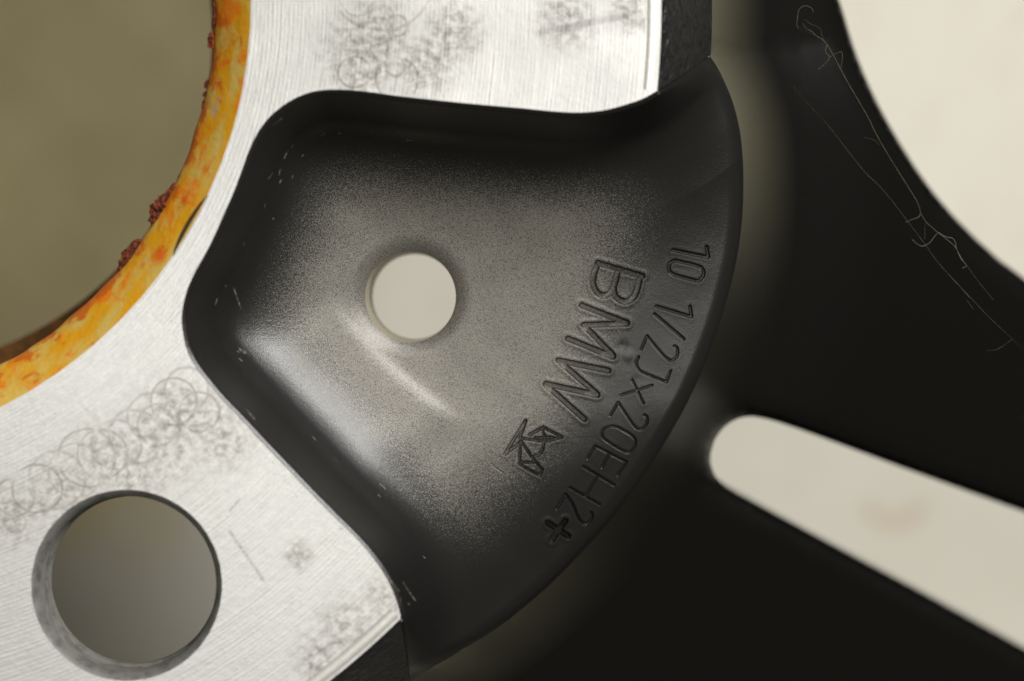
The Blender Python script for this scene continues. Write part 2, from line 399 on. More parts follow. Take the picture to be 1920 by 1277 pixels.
ch([ZA([(1268, 592), (1520, 667)]), ZA([(1520, 667), (1510, 592)])], 2.56, 0.144)
ch([ZA([(1255, 648), (1465, 827)])], 2.40, 0.136)
ch([ZA([(1158, 902), (1200, 805)]), ZA([(1200, 805), (1270, 890), (1335, 962), (1380, 980), (1418, 945), (1418, 895), (1397, 877)])], 2.16, 0.120)
ch([ZA([(1140, 955), (1124, 1000), (1145, 1050), (1190, 1075), (1340, 1137)]), ZA([(1340, 1137), (1370, 1057)])], 2.08, 0.120)
ch([ZB([(1085, 158), (1315, 86)]), ZB([(1172, 48), (1250, 215)])], 2.00, 0.120)
ch([ZB([(1015, 302), (1070, 208)]), ZB([(1070, 208), (1130, 300), (1190, 385), (1235, 402), (1275, 365), (1278, 318), (1256, 300)])], 2.00, 0.120)
ch([loop(ZB([(1020, 380), (1075, 392), (1172, 450), (1196, 498), (1168, 555), (1118, 563), (982, 482), (954, 440), (968, 398)]))], 2.00, 0.120)
ch([ZB([(905, 522), (1130, 637)]), ZB([(905, 522), (850, 612)]), ZB([(1008, 575), (955, 675)]), ZB([(1130, 637), (1066, 732)])], 2.08, 0.128)
ch([ZB([(820, 670), (1040, 802)]), ZB([(725, 822), (935, 942)]), ZB([(925, 735), (838, 880)])], 2.24, 0.136)
ch([ZB([(628, 972), (692, 872)]), ZB([(692, 872), (740, 940), (785, 1045), (830, 1082), (868, 1065), (884, 1030), (876, 1000)])], 2.56, 0.144)
ch([ZB([(565, 1078), (708, 1172)]), ZB([(690, 1062), (592, 1200)])], 5.2, .75)
ch([ZB([(405, 340), (255, 582)]), ZB([(255, 582), (355, 505)]), ZB([(405, 340), (362, 466)]), ZB([(430, 445), (530, 388)]), ZB([(530, 388), (662, 460)]),
    ZB([(662, 460), (545, 492)]), ZB([(545, 492), (360, 466)]), ZB([(475, 465), (600, 462)]), ZB([(525, 395), (545, 490)]),
    ZB([(535, 500), (525, 550), (500, 585), (455, 602)]), ZB([(365, 490), (362, 655)]), ZB([(362, 655), (508, 738)]), ZB([(508, 738), (525, 695)]),
    ZB([(525, 695), (452, 610)]), ZB([(452, 610), (372, 490)]), ZB([(370, 640), (460, 640)])], 2.5, .55)
scratch = [ZB([(160, 650), (180, 672), (232, 712)])]

# paint chips on the recess wall (pixel segments)
chips = []
cr = random.Random(3)
for i in range(26):
    t = .25 + .75 * cr.random(); k = int(t * (len(pad_edge) - 2)); e = pad_edge[k]; tg_ = pad_edge[k + 1] - e; tg_ /= np.hypot(*tg_)
    nn = np.array([-tg_[1], tg_[0]]); nn = nn if np.dot(hc - e, nn) > 0 else -nn
    dd = cr.choice([cr.uniform(1.6, 4.4), cr.uniform(2.0, 3.6)]); c = e + nn * dd; L = cr.choice([.1, .2, .3, .4, .6, .8]) * cr.uniform(.5, 1)
    chips.append((c - tg_ * L / 2, c + tg_ * L / 2 + nn * cr.uniform(-.1, .1), cr.uniform(.03, .05)))
for (x0, y0, x1, y1, w) in ((435, 540, 447, 580, 2.5), (444, 653, 455, 663, 3), (452, 655, 459, 665, 2), (470, 765, 485, 782, 2.5), (730, 1070, 752, 1098, 2.4),
                            (758, 1085, 780, 1122, 2), (768, 1124, 770, 1126, 2.5), (521, 240, 535, 228, 2), (505, 335, 512, 325, 2)):
    a_, b_ = np.array(P(x0, y0, -5)[:2]), np.array(P(x1, y1, -5)[:2]); chips.append((a_, b_, w / 45.0))

def pocket_surface(n_t_fine, step_coarse, n_s, text):
    # columns: boundary samples, denser where the lettering is
    seg = np.linalg.norm(np.diff(np.vstack([bound, bound[:1]])[:, :2], axis=0), axis=1); s = np.r_[0, np.cumsum(seg)]
    nb = len(pad_edge) + len(fc_bot) - 1; nl = nb + len(lip) - 1
    sA, sB = s[nb - 1], s[nl - 1]                        # lip runs between these lengths
    if text: q = np.r_[np.arange(0, sA, step_coarse), np.linspace(sA, sB, n_t_fine)[:-1], np.arange(sB, s[-1], step_coarse)]
    else: q = np.arange(0, s[-1], step_coarse)
    bb = np.vstack([bound, bound[:1]]); B = np.stack([np.interp(q, s, bb[:, i]) for i in range(3)], 1); nt = len(q)
    ang = np.unwrap(np.arctan2(B[:, 1] - hc[1], B[:, 0] - hc[0]))
    tot = ang[-1] + (ang[0] - ang[-1]) ; sgn = np.sign(ang[-1] - ang[0])
    uq = q / s[-1]; lin = ang[0] + sgn * 2 * math.pi * uq; dev = ang - lin
    ud = np.linspace(0, 1, 721)[:-1]; dv = np.interp(ud, np.r_[uq, 1], np.r_[dev, dev[0]])
    k = np.exp(-.5 * (np.arange(-40, 41) / 14.0) ** 2); k /= k.sum(); dv = np.convolve(np.r_[dv[-40:], dv, dv[:40]], k, 'valid')
    phi = lin + np.interp(uq, np.r_[ud, 1], np.r_[dv, dv[0]])
    Hc = np.stack([hc[0] + hr * np.cos(phi), hc[1] + hr * np.sin(phi)], 1)
    u = np.linspace(0, 1, n_s); sv = 0.35 * u + 0.65 * (1 - (1 - u) ** 1.6); sv = sv * 0.9 + u ** 0.8 * 0.1
    sv[0], sv[-1] = 0, 1
    XY = Hc[None] * (1 - sv[:, None, None]) + B[None, :, :2] * sv[:, None, None]       # (ns, nt, 2)
    q2 = XY.reshape(-1, 2); L = np.linalg.norm(B[:, :2] - Hc, axis=1)
    inn = ((1 - sv)[:, None] * L[None]).ravel(); zb = np.tile(B[:, 2], n_s)
    de = polydist(q2, resample(wall_line, 0.8)); ds = bilin(DS, q2)
    d = de + (ds - de) * smooth01((de - 1.0) / 4.0)
    z = hprof(d)
    # the wall loses height where the mounting face falls away down its cast flank
    for fcv in (fc_top, fc_bot):
        nr = np.where(np.hypot(q2[:, 0] - fcv[7, 0], q2[:, 1] - fcv[7, 1]) < 16)[0]
        pts3 = np.vstack([resample(fcv, .25), np.c_[(pad_edge[1:46] if fcv is fc_top else pad_edge[-46:-1]), np.zeros(45)]])
        ww = 1 / (((q2[nr, None, :] - pts3[None, :, :2]) ** 2).sum(2) + .02) ** 3; zn = (ww * pts3[None, :, 2]).sum(1) / ww.sum(1)
        z[nr] = ZL + (z[nr] - ZL) * np.where(z[nr] > ZL, 1 - zn / ZL, 1)
    # lettered shelf: rises gently to the lip in the middle of the recess, falls away towards both corners
    dl = polydist(q2, resample(lip, 0.8))
    ax = np.arctan2(q2[:, 1], q2[:, 0]); r = np.hypot(q2[:, 0], q2[:, 1])
    dev_ = np.degrees(ax) + 25.8
    shelf = smooth01((16 - dl) / 16)
    z = z + shelf * 0.0
    lowc = smooth01((-dev_ - 6) / 14) * smooth01((r - 66) / 18)
    tip_ = (q2 - hc) @ np.array([0.12, -0.993]); z = z - 0.5 * lowc - 3.6 * smooth01((tip_ - 12.0) / 24.0) * smooth01((de - .5) / 6)
    # rounded lip and rounded edge of the drilled hole
    t = np.clip(1 - dl / 1.6, 0, 1); z = z - 1.15 * t ** 2.3
    dh = np.hypot(q2[:, 0] - hc[0], q2[:, 1] - hc[1]) - hr
    t = np.clip(1 - dh / 1.6, 0, 1); z = z - 0.42 * t ** 2.2
    # faint unevenness of the casting
    z = z + 0.02 * np.sin(q2[:, 0] * .8 + 1.3 * np.sin(q2[:, 1] * .37)) * np.sin(q2[:, 1] * .7 + q2[:, 0] * .23) * smooth01((de - 3) / 4)
    # cast-in fold running down beside the drilled hole
    fa, fb = np.array(P(600, 555, -10)[:2]), np.array(P(880, 815, -10)[:2]); fd = fb - fa; fl_ = np.hypot(*fd); fd /= fl_
    v_ = (q2 - fa) @ fd; u_ = (q2 - fa) @ np.array([fd[1], -fd[0]]); u_ = u_ + 0.012 * (v_ - fl_ / 2) ** 2 - .4
    z = z + 0.42 / (1 + np.exp(-u_ / 0.42)) * smooth01(v_ / 5) * smooth01((fl_ - v_) / 5) * np.exp(-np.maximum(u_, 0) / 6)
    zg = z.reshape(n_s, nt); fl_col = ((q > s[len(pad_edge) - 1] - .01) & (q < sA - .3)) | (q > sB + .3)      # columns that end on the cast flank
    cor = np.where(fl_col, B[:, 2] + .02 - zg[-1], 0.0); z = (zg + cor[None] * np.exp(-((1 - sv)[:, None] * L[None]) / .7)).ravel()
    cid = np.full(len(q2), -1)
    chip = np.zeros(len(q2))
    if text:
        kk = FPX / (D - z); px = VPX + (q2[:, 0] - XC) * kk; py = VPY - (q2[:, 1] - YC) * kk; pp = np.stack([px, py], 1)
        sel = np.where((px > 900) & (px < 1385) & (py > 430) & (py < 1060))[0]; ps = pp[sel]; best = np.full(len(sel), 1e9)
        dz = np.zeros(len(sel)); swell = np.zeros(len(sel))
        for ci, (strokes, w, dep) in enumerate(chars):
            allp = np.vstack(strokes); lo, hi = allp.min(0) - 26, allp.max(0) + 26
            ss = np.where((ps > lo).all(1) & (ps < hi).all(1))[0]
            dist = np.full(len(ss), 1e9)
            for st in strokes: dist = np.minimum(dist, polydist(ps[ss], st))
            g = -dep * (1.0 if dep > .3 else 1.7) * smooth01((w + .5 - dist) / 1.5)
            dz[ss] = np.minimum(dz[ss], g)
            swell[ss] = np.maximum(swell[ss], 0.05 * dep * np.exp(-((dist - w - 3.5) / 4.0) ** 2) * (dist > w))
            nearer = dist - w < best[ss]; best[ss] = np.where(nearer, dist - w, best[ss])
            mk = (dist < w + 1.0) & nearer; cid[sel[ss[mk]]] = ci
        for st in scratch: dz = np.minimum(dz, -0.07 * smooth01((1.8 - polydist(ps, np.array(st))) / 1.6))
        z[sel] += np.where(dz < -1e-4, dz, swell)
        # hammered dents between the two rows of lettering
        for (bx, by, br, bd) in ((1168, 648, 11, -.07), (1178, 668, 12, .06), (1190, 712, 9, -.03)):
            z[sel] += bd * np.exp(-((ps[:, 0] - bx) ** 2 + (ps[:, 1] - by) ** 2) / (2 * (br * .6) ** 2))
        near = np.where((de < 6.5))[0]; pn = q2[near]; cv = np.zeros(len(near))
        for a_, b_, w in chips:
            c = (a_ + b_) / 2; ss = np.where(np.abs(pn - c).max(1) < 1.6)[0]
            if len(ss): cv[ss] = np.maximum(cv[ss], smooth01(1.6 - segdist(pn[ss], a_[None], b_[None])[:, 0] / w))
        chip[near] = cv * (.08 + .36 * (np.sin(pn[:, 0] * 9.1 + 3 * np.sin(pn[:, 1] * 4.3)) * .5 + .5))
    c0 = np.array(P(745, 620, -10)[:2])
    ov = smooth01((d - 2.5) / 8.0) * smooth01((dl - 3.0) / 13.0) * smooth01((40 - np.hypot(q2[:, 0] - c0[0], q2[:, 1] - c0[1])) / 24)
    V = np.c_[q2, z]
    if text: ov = np.where(np.isin(cid, (0, 1, 2, len(chars) - 1)), np.maximum(ov, .55), ov)
    i, j = np.meshgrid(np.arange(n_s - 1), np.arange(nt), indexing='ij'); k = (j + 1) % nt
    F = np.stack([i * nt + j, (i + 1) * nt + j, (i + 1) * nt + k, i * nt + k], -1).reshape(-1, 4)
    G = V.reshape(n_s, nt, 3); dj = np.roll(G, -1, 1) - np.roll(G, 1, 1); di = np.gradient(G, axis=0)
    N = np.cross(di, dj).reshape(-1, 3); ln_ = np.linalg.norm(N, axis=1, keepdims=True); N = N / np.maximum(ln_, 1e-12)
    N[N[:, 2] < 0] *= -1
    fn = np.cross(V[F[:, 1]] - V[F[:, 0]], V[F[:, 2]] - V[F[:, 0]])[:, 2]
    if np.median(fn) < 0: F = F[:, ::-1]
    return V, F, N, cid, ov, chip, G[0], G[-1]

def sub_mesh(name, V, F, N, ov, chip):
    u, inv = np.unique(F, return_inverse=True); f = inv.reshape(F.shape)
    me = mesh_from(name, V[u], f, True, N[u])
    for nm, arr in (('overspray', ov), ('chip', chip)):
        at = me.attributes.new(nm, 'FLOAT', 'POINT'); at.data.foreach_set('value', arr[u].astype(np.float32))
    return me

AX = -25.8
V, F, N, cid, ov, chip, rim_hole, rim_out = pocket_surface(1150, 0.15, 500, True)
fc = cid[F].max(1)
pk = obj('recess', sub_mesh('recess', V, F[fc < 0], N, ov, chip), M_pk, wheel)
pk['label'] = 'black painted recess with engraved lettering and a drilled hole'
for ci in range(len(chars)):
    m_ = fc == ci
    if m_.any(): obj('engraved_emblem' if ci == len(chars) - 1 else 'engraved_character', sub_mesh('engraved_character', V, F[m_], N, ov, chip), M_pk, pk)

def drain(parent, ring):
    n = len(ring); idx = np.arange(0, n, 4); r0 = ring[idx]; vs_ = [r0]
    for k, (dr, z) in enumerate(((-.05, -.25), (-.10, -1.0), (-.12, -11.0), (0.1, -12.0))):
        a = r0.copy(); dv = a[:, :2] - hc; dv /= np.linalg.norm(dv, axis=1, keepdims=True); a[:, :2] += dv * dr
        a[:, 2] = r0[:, 2] + z if k < 2 else -11.5 + z; vs_.append(a)
    m = len(idx); v = np.vstack(vs_); f = []
    for i in range(len(vs_) - 1):
        for j in range(m): f.append((i * m + j, i * m + (j + 1) % m, (i + 1) * m + (j + 1) % m, (i + 1) * m + j))
    return obj('drilled_hole', mesh_from('drilled_hole', v, np.array(f)), M_dr, parent)
drain(pk, rim_hole)
V2, F2, N2, c2, ov2, ch2, rh2, ro2 = pocket_surface(0, 0.6, 90, False)
me2 = sub_mesh('recess_plain', V2, F2, N2, ov2, ch2)
for k in range(1, 5):
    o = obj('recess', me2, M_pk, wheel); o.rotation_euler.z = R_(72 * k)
    if k == 1: d0 = drain(o, rh2)
    else:
        c = d0.copy(); COL.objects.link(c); c.parent = o

# ------------------------------------------------------------------ machined mounting face
def cdt(loops, extra, keep):
    vs_, es = [], []
    for L in loops:
        b = len(vs_); vs_ += [Vector((x, y)) for x, y in L[:, :2]]; n = len(L)
        es += [(b + i, b + (i + 1) % n) for i in range(n)]
    vs_ += [Vector((x, y)) for x, y in extra]
    v, e, f, *_ = delaunay_2d_cdt(vs_, es, [], 0, 1e-6)
    v = np.array([(p.x, p.y) for p in v]); f = np.array([t for t in f if len(t) == 3])
    f = f[keep(v[f].mean(1))]
    a = v[f[:, 1]] - v[f[:, 0]]; b = v[f[:, 2]] - v[f[:, 0]]; neg = a[:, 0] * b[:, 1] - a[:, 1] * b[:, 0] < 0
    f[neg] = f[neg][:, ::-1]
    return v, f
def circle(cx, cy, r, n): a = np.arange(n) * 2 * math.pi / n; return np.stack([cx + r * np.cos(a), cy + r * np.sin(a)], 1)
def arc(r, a0, a1, n): a = np.linspace(a0, a1, n); return np.stack([r * np.cos(a), r * np.sin(a)], 1)
angl = lambda p: math.atan2(p[1], p[0])
outer = []
tips = []
for k in range(5):
    e = rot2(pad_edge[::-1], 72 * k)                     # from lower tip to upper tip, counter-clockwise
    outer.append(e)
    nxt = rot2(pad_edge[-1:], 72 * (k + 1))[0]
    a0, a1 = angl(e[-1]), angl(nxt); a1 += 2 * math.pi if a1 < a0 else 0
    r0, r1 = math.hypot(*e[-1]), math.hypot(*nxt); t = np.linspace(0, 1, 60)[1:-1]; aa = a0 + (a1 - a0) * t; rr_ = r0 + (r1 - r0) * t
    outer.append(np.stack([rr_ * np.cos(aa), rr_ * np.sin(aa)], 1))
outer = np.vstack(outer)
RB = 850 / 20.93
bolt0 = P(237.4, 1097.4, 0)[:2]; RBH = 179.2 / 20.93
bolts = [rot2(np.array([bolt0]), 72 * k)[0] for k in range(5)]
loops = [outer, circle(0, 0, RB, 360)] + [circle(b[0], b[1], RBH, 120) for b in bolts]
def keep(c):
    m = inside(c, outer) & (np.hypot(c[:, 0], c[:, 1]) > RB - .02)
    for b in bolts: m &= np.hypot(c[:, 0] - b[0], c[:, 1] - b[1]) > RBH - .02
    return m
pv, pf = cdt(loops, [], keep)
pad = obj('mounting_face', mesh_from('mounting_face', np.c_[pv, np.zeros(len(pv))], pf, False), M_al, wheel)
pad['label'] = 'bare machined aluminium mounting face with grime and looping scratches'

# cast flank below the outer edge of the mounting face, one between each two recesses
def flank(k):
    A = fc_top; Bc = rot2(fc_bot, 72); n = 90; m = len(A); v = []
    prof_r = np.linspace(0, 1, m)
    for i in range(m):
        a0, a1 = angl(A[i]), angl(Bc[i]); a1 += 2 * math.pi if a1 < a0 else 0
        r0, r1 = math.hypot(*A[i][:2]), math.hypot(*Bc[i][:2]); t = np.linspace(0, 1, n)
        z = A[i][2] + (Bc[i][2] - A[i][2]) * t
        if 0 < i < m - 1:                                # soft shoulder
            z = z + 0.0
        aa = a0 + (a1 - a0) * t; rr_ = r0 + (r1 - r0) * t
        v.append(np.stack([rr_ * np.cos(aa), rr_ * np.sin(aa), z], 1))
    v = np.vstack(v); i, j = np.meshgrid(np.arange(m - 1), np.arange(n - 1), indexing='ij')
    f = np.stack([i * n + j, (i + 1) * n + j, (i + 1) * n + j + 1, i * n + j + 1], -1).reshape(-1, 4)
    return mesh_from('cast_flank', v, f)
# bright turned chamfer ring segments round the mounting face
fm = flank(0)
for k in range(5):
    o = obj('cast_flank', fm, M_cast, wheel); o.rotation_euler.z = R_(72 * k)
def chamfer():
    a0 = angl(fc_top[0]); b = rot2(fc_bot[:1], 72)[0]; a1 = angl(b); a1 += 2 * math.pi if a1 < a0 else 0
    n = 90; t = np.linspace(0, 1, n); aa = a0 + (a1 - a0) * t; r0, r1 = math.hypot(*fc_top[0][:2]), math.hypot(*b[:2]); v = []
    for dr, z in ((-1.25, .004), (-1.2, .035), (-.55, .03), (-.05, -.02), (.25, -.28)):
        rr_ = r0 + (r1 - r0) * t + dr; v.append(np.stack([rr_ * np.cos(aa), rr_ * np.sin(aa), np.full(n, z)], 1))
    v = np.vstack(v); i, j = np.meshgrid(np.arange(4), np.arange(n - 1), indexing='ij')
    f = np.stack([i * n + j, (i + 1) * n + j, (i + 1) * n + j + 1, i * n + j + 1], -1).reshape(-1, 4)
    return mesh_from('chamfer', v, f)
M_ch = mat_plain('bright_turned_chamfer', (0.88, 0.87, 0.84), 0.32, Metallic=0.6)
cm = chamfer()
for k in range(5):
    o = obj('turned_chamfer', cm, M_ch, wheel); o.rotation_euler.z = R_(72 * k)

# ------------------------------------------------------------------ centre bore and bolt holes
def wobble(a, i):
    return (0.05 * np.sin(a * 23 + i) + 0.05 * np.sin(a * 57 + 2 * i)) if i in (3, 4, 5) else 0 * a
bore = lathe('centre_bore', [(RB, 0), (RB - .25, -.14), (39.0, -1.25), (38.0, -2.1), (37.35, -2.75), (37.05, -3.3), (37.05, -12), (37.0, -27),
                             (36.6, -28), (34.0, -29), (33.8, -29.6), (33.8, -38), (36, -44)], 720, M_cor, wheel, wob=wobble)
bore['label'] = 'corroded centre bore rim stained yellow and orange'
bh = None
for k, b in enumerate(bolts):
    if bh is None:
        bh = lathe('bolt_hole', [(RBH, 0), (RBH - .12, -.10), (RBH - .6, -.75), (RBH - .66, -1.1), (RBH - .66, -3.6), (RBH - .68, -3.8), (RBH - .85, -4.0), (RBH - .9, -4.2),
                                 (RBH - .9, -5.5), (RBH + 6, -14), (RBH + 6, -34)], 160, M_hole, wheel, c=b)
    else:
        c = bh.copy(); COL.objects.link(c); c.parent = wheel; c.rotation_euler.z = R_(72 * k)

# rust flakes clinging to the inner edge of the bore
def flake(px, py, sx, sy, seed, z=-3.2):
    r = random.Random(seed); c = P(px, py, z); n = 15; m = 9; v = []
    a = math.atan2(c[1], c[0])
    for i in range(m + 1):
        th = math.pi * i / m
        for j in range(n):
            ph = 2 * math.pi * j / n; w = 1 + r.uniform(-.42, .34)
            tx, ty, tz = math.sin(th) * math.cos(ph) * sx * w, math.sin(th) * math.sin(ph) * sy * w, math.cos(th) * .5 * min(sx, sy) * w
            v.append((c[0] + math.cos(a) * tx - math.sin(a) * ty, c[1] + math.sin(a) * tx + math.cos(a) * ty, c[2] + tz))
    f = [(i * n + j, (i + 1) * n + j, (i + 1) * n + (j + 1) % n, i * n + (j + 1) % n) for i in range(m) for j in range(n)]
    obj('rust_flake', mesh_from('rust_flake', v, f, False), M_rust, bore)
for i, (x, y, a, b) in enumerate(((401, 78, .32, .55), (392, 160, .22, .32), (389, 180, .22, .22), (387, 197, .2, .34), (341, 338, .22, .5), (327, 360, .3, .5),
                                  (306, 392, .75, 1.05), (298, 404, .6, .7), (316, 375, .4, .6), (248, 480, .5, .85), (238, 497, .5, .7), (256, 468, .4, .6), (205, 548, .22, .2),
                                  (410, 20, .3, .8), (407, 45, .22, .5))):
    flake(x - 3, y - 2, a * 1.3, b * 1.35, 40 + i)
# thin dark brown sliver laid along the edge between stained rim and face
ca, cb = angl(P(388, 366)), angl(P(322, 478))
t = np.linspace(0, 1, 40); aa = ca + (cb - ca) * t; wd = .6 * np.sin(math.pi * t) ** .7
v = np.vstack([np.stack([(RB + .05) * np.cos(aa), (RB + .05) * np.sin(aa), np.full(40, .012)], 1),
               np.stack([(RB - wd) * np.cos(aa), (RB - wd) * np.sin(aa), -.57 * wd + .03], 1)])
obj('dark_sliver', mesh_from('dark_sliver', v, [(i, i + 1, 41 + i, 40 + i) for i in range(39)][:]), M_sliver, bore)

# ------------------------------------------------------------------ twin spokes
ZW = -34.0; BA = AX + 36.0                               # bolt axis = middle of the big window
def polar_pt(r, deg): return (r * math.cos(R_(deg)), r * math.sin(R_(deg)))
win_r = [P(x, y, ZW)[:2] for x, y in ((1560, 0), (1600, 115), (1640, 200), (1690, 281), (1745, 355), (1800, 413), (1860, 466), (1920, 510))]
half = [(math.hypot(*p), BA - math.degrees(angl(p))) for p in win_r]           # radius, angle off the window axis
half = [(94.2, 0.0), (94.6, 4.5)] + half + [(135, 24.4), (160, 24.6), (190, 24.4), (226, 22.5), (233, 17.0), (235, 8.0), (235, 0.0)]
half = np.array(half)
w_up = np.array([polar_pt(r, BA - d) for r, d in half]); w_up = resample(spline(w_up), 0.8)       # lower edge of the window above
w_dn = np.array([polar_pt(r, BA - 72 + d) for r, d in half]); w_dn = resample(spline(w_dn), 0.8)
sl_px = [(1322, 845), (1330, 815), (1352, 790), (1385, 777), (1425, 781), (1500, 805), (1700, 880), (1920, 961)]
sl_px2 = [(1324, 865), (1338, 892), (1370, 917), (1420, 945), (1600, 1044), (1760, 1131), (1920, 1220)]
su = [P(x, y, ZW)[:2] for x, y in sl_px]; sd = [P(x, y, ZW)[:2] for x, y in sl_px2]
def extend(p, rmax):
    d = np.array(p[-1]) - np.array(p[-2]); d /= np.hypot(*d); return np.array(p[-1]) + d * rmax
su_e, sd_e = extend(su, 62), extend(sd, 56)
slot = su + [tuple(su_e)] + [tuple((su_e * .72 + sd_e * .28) + np.array(polar_pt(4, AX))), tuple((su_e * .28 + sd_e * .72) + np.array(polar_pt(4, AX)))] + [tuple(sd_e)] + sd[::-1] + [su[0]]
slot = resample(spline(slot), 0.8)[:-1]
ROUT = 246.0
arc_up = arc(RF, angl(lip[-1]), R_(BA), 24); arc_dn = arc(RF, R_(BA - 72), angl(lip[0]), 24)
inner = np.vstack([arc_dn, lip[1:-1], arc_up])           # counter-clockwise
secl = np.vstack([inner, np.linspace(arc_up[-1], w_up[0], 14)[1:-1], w_up, np.linspace(w_up[-1], polar_pt(ROUT, BA), 8)[1:-1],
                  arc(ROUT, R_(BA), R_(BA - 72), 60), np.linspace(polar_pt(ROUT, BA - 72), w_dn[-1], 8)[1:-1], w_dn[::-1],
                  np.linspace(w_dn[0], arc_dn[0], 14)[1:-1]])
extra = []
for off in (.4, .8, 1.3, 1.9, 2.6, 3.4, 4.3, 5.3, 6.5, 8, 10, 12.5):
    tn = np.gradient(inner, axis=0); tn /= np.linalg.norm(tn, axis=1, keepdims=True); e = inner + np.stack([tn[:, 1], -tn[:, 0]], 1) * off
    extra.append(e[::2])
edges_w = [w_up, w_dn, np.vstack([slot, slot[:1]])]
for L in edges_w:
    tn = np.gradient(L, axis=0); tn /= np.maximum(np.linalg.norm(tn, axis=1, keepdims=True), 1e-9); nn = np.stack([-tn[:, 1], tn[:, 0]], 1)
    for off in (.25, .55, .9, 1.3, 1.8, 2.3, 2.8, 3.6):
        for sg in (-1, 1): extra.append(L[::2] + nn[::2] * off * sg)
ggx, ggy = np.meshgrid(np.arange(40, 248, 2.4), np.arange(-215, 60, 2.4)); extra.append(np.stack([ggx.ravel(), ggy.ravel()], 1) + rng.uniform(-.3, .3, (ggx.size, 2)))
extra = np.vstack(extra)
ins = inside(extra, secl) & ~inside(extra, slot)
extra = extra[ins]
allb = np.vstack([secl, secl[:1]])
dm = np.minimum(polydist(extra, allb), polydist(extra, edges_w[2])); extra = extra[dm > .2]
keyq = np.unique(np.round(extra / .28).astype(int), axis=0, return_index=True)[1]; extra = extra[keyq]
sv_, sf_ = cdt([secl, slot], extra, lambda c: inside(c, secl) & ~inside(c, slot))
_e = np.array([0, 1, 2, 3, 4, 5, 6, 7, 8, 9, 10, 11.5, 13, 16, 20, 200]); _ea = np.array([70, 69, 67, 64, 59.5, 53.5, 46.5, 40, 35, 31.5, 29, 26.5, 24.5, 22.5, 21, 20])
_ed = np.linspace(0, 200, 8001); _eh = -np.r_[0, np.cumsum(np.tan(np.radians(np.interp(_ed, _e, _ea)))[:-1] * np.diff(_ed))]
inner_s = inner[::2]
_near = ((inner_s[:, None, :] - rim_out[None, ::3, :2]) ** 2).sum(2); _i = _near.argmin(1)
inner_z = np.where(_near.min(1) < .6, rim_out[::3][_i, 2], ZL) - 0.03
def spoke_z(q):
    q = np.asarray(q, float); dl = polydist(q, inner)
    w_ = 1 / (((q[:, None, :] - inner_s[None]) ** 2).sum(2) + .02) ** 3; z0 = (w_ * inner_z[None]).sum(1) / w_.sum(1)
    z = z0 + np.interp(dl, _ed, _eh)
    dw = np.minimum(np.minimum(polydist(q, w_up), polydist(q, w_dn)), polydist(q, edges_w[2]))
    t = np.clip(1 - dw / 2.6, 0, 1); return z - 2.6 * (1 - np.sqrt(np.maximum(1 - t * t, 0))) * .8
sz = spoke_z(sv_); verts = np.c_[sv_, sz]; faces = [tuple(t) for t in sf_]
# flanks of the window and the slot, down to the front of the wheel
def skirt(L, closed):
    global verts, faces
    z0 = spoke_z(L) + .02; b = len(verts); n = len(L); rows = []
    for dz, in ((0,), (-2,), (-6,), (-12,)):
        rows.append(np.c_[L, z0 + dz])
    verts = np.vstack([verts] + rows)
    for i in range(3):
        for j in range(n if closed else n - 1):
            k = (j + 1) % n; faces.append((b + i * n + j, b + i * n + k, b + (i + 1) * n + k, b + (i + 1) * n + j))
skirt(w_up, False); skirt(w_dn[::-1], False); skirt(slot, True)
sm = mesh_from('twin_spoke', verts, [tuple(int(x) for x in f) for f in faces])
_q = verts[:, :2]; _dl = polydist(_q, inner); _dv = np.abs(np.degrees(np.arctan2(_q[:, 1], _q[:, 0])) - AX)
_olive_band = np.clip(1 - _dl / 6.5, 0, 1) ** 1.4 * (0.15 + 0.85 * smooth01((_dv - 5) / 15)) * (np.arange(len(verts)) < len(sv_))  # olive tone strongest at the lip, weaker near the spoke axis
_at = sm.attributes.new('dust_and_band', 'FLOAT', 'POINT'); _at.data.foreach_set('value', _olive_band.astype(np.float32))
_at = sm.attributes.new('matt', 'FLOAT', 'POINT'); _at.data.foreach_set('value', np.clip(1.2 - _dl / 14, 0, 1).astype(np.float32))
for k in range(5):
    o = obj('twin_spoke', sm, M_sp, wheel); o.rotation_euler.z = R_(72 * k)

# hub body under the recesses and the front rim flange that the wheel lies on
lathe('rim_flange', [(244, -76), (250, -70), (256, -90), (266, -116), (270, -128), (267, -H), (260, -H), (256, -122), (247, -100), (244, -76)], 180, M_sp, wheel)

# ------------------------------------------------------------------ cobweb and lint on the spoke
def tube(pts, r, n=6, taper=True):
    p = spline(pts, 6) if len(pts) > 2 else np.array(pts, float); m = len(p); tn = np.gradient(p, axis=0); tn /= np.maximum(np.linalg.norm(tn, axis=1, keepdims=True), 1e-9)
    up = np.array([0.13, 0.2, 1.0]); a = np.cross(tn, up); a /= np.linalg.norm(a, axis=1, keepdims=True); b = np.cross(tn, a); v = []
    rr_ = np.full(m, r * .52) * rng.uniform(.75, 1.3, m)
    for i in range(n):
        t = 2 * math.pi * i / n; v.append(p + (a * math.cos(t) + b * math.sin(t)) * rr_[:, None])
    v = np.stack(v, 1).reshape(-1, 3)
    f = [(i * n + j, (i + 1) * n + j, (i + 1) * n + (j + 1) % n, i * n + (j + 1) % n) for i in range(m - 1) for j in range(n)]
    f += [tuple(range(n))[::-1], tuple(range((m - 1) * n, m * n))]
    return v, f
def on_spoke(x, y):                                       # spoke surface under a pixel
    z = -22.0
    for _ in range(6): z = float(spoke_z(np.array([P(x, y, z)[:2]]))[0])
    return z
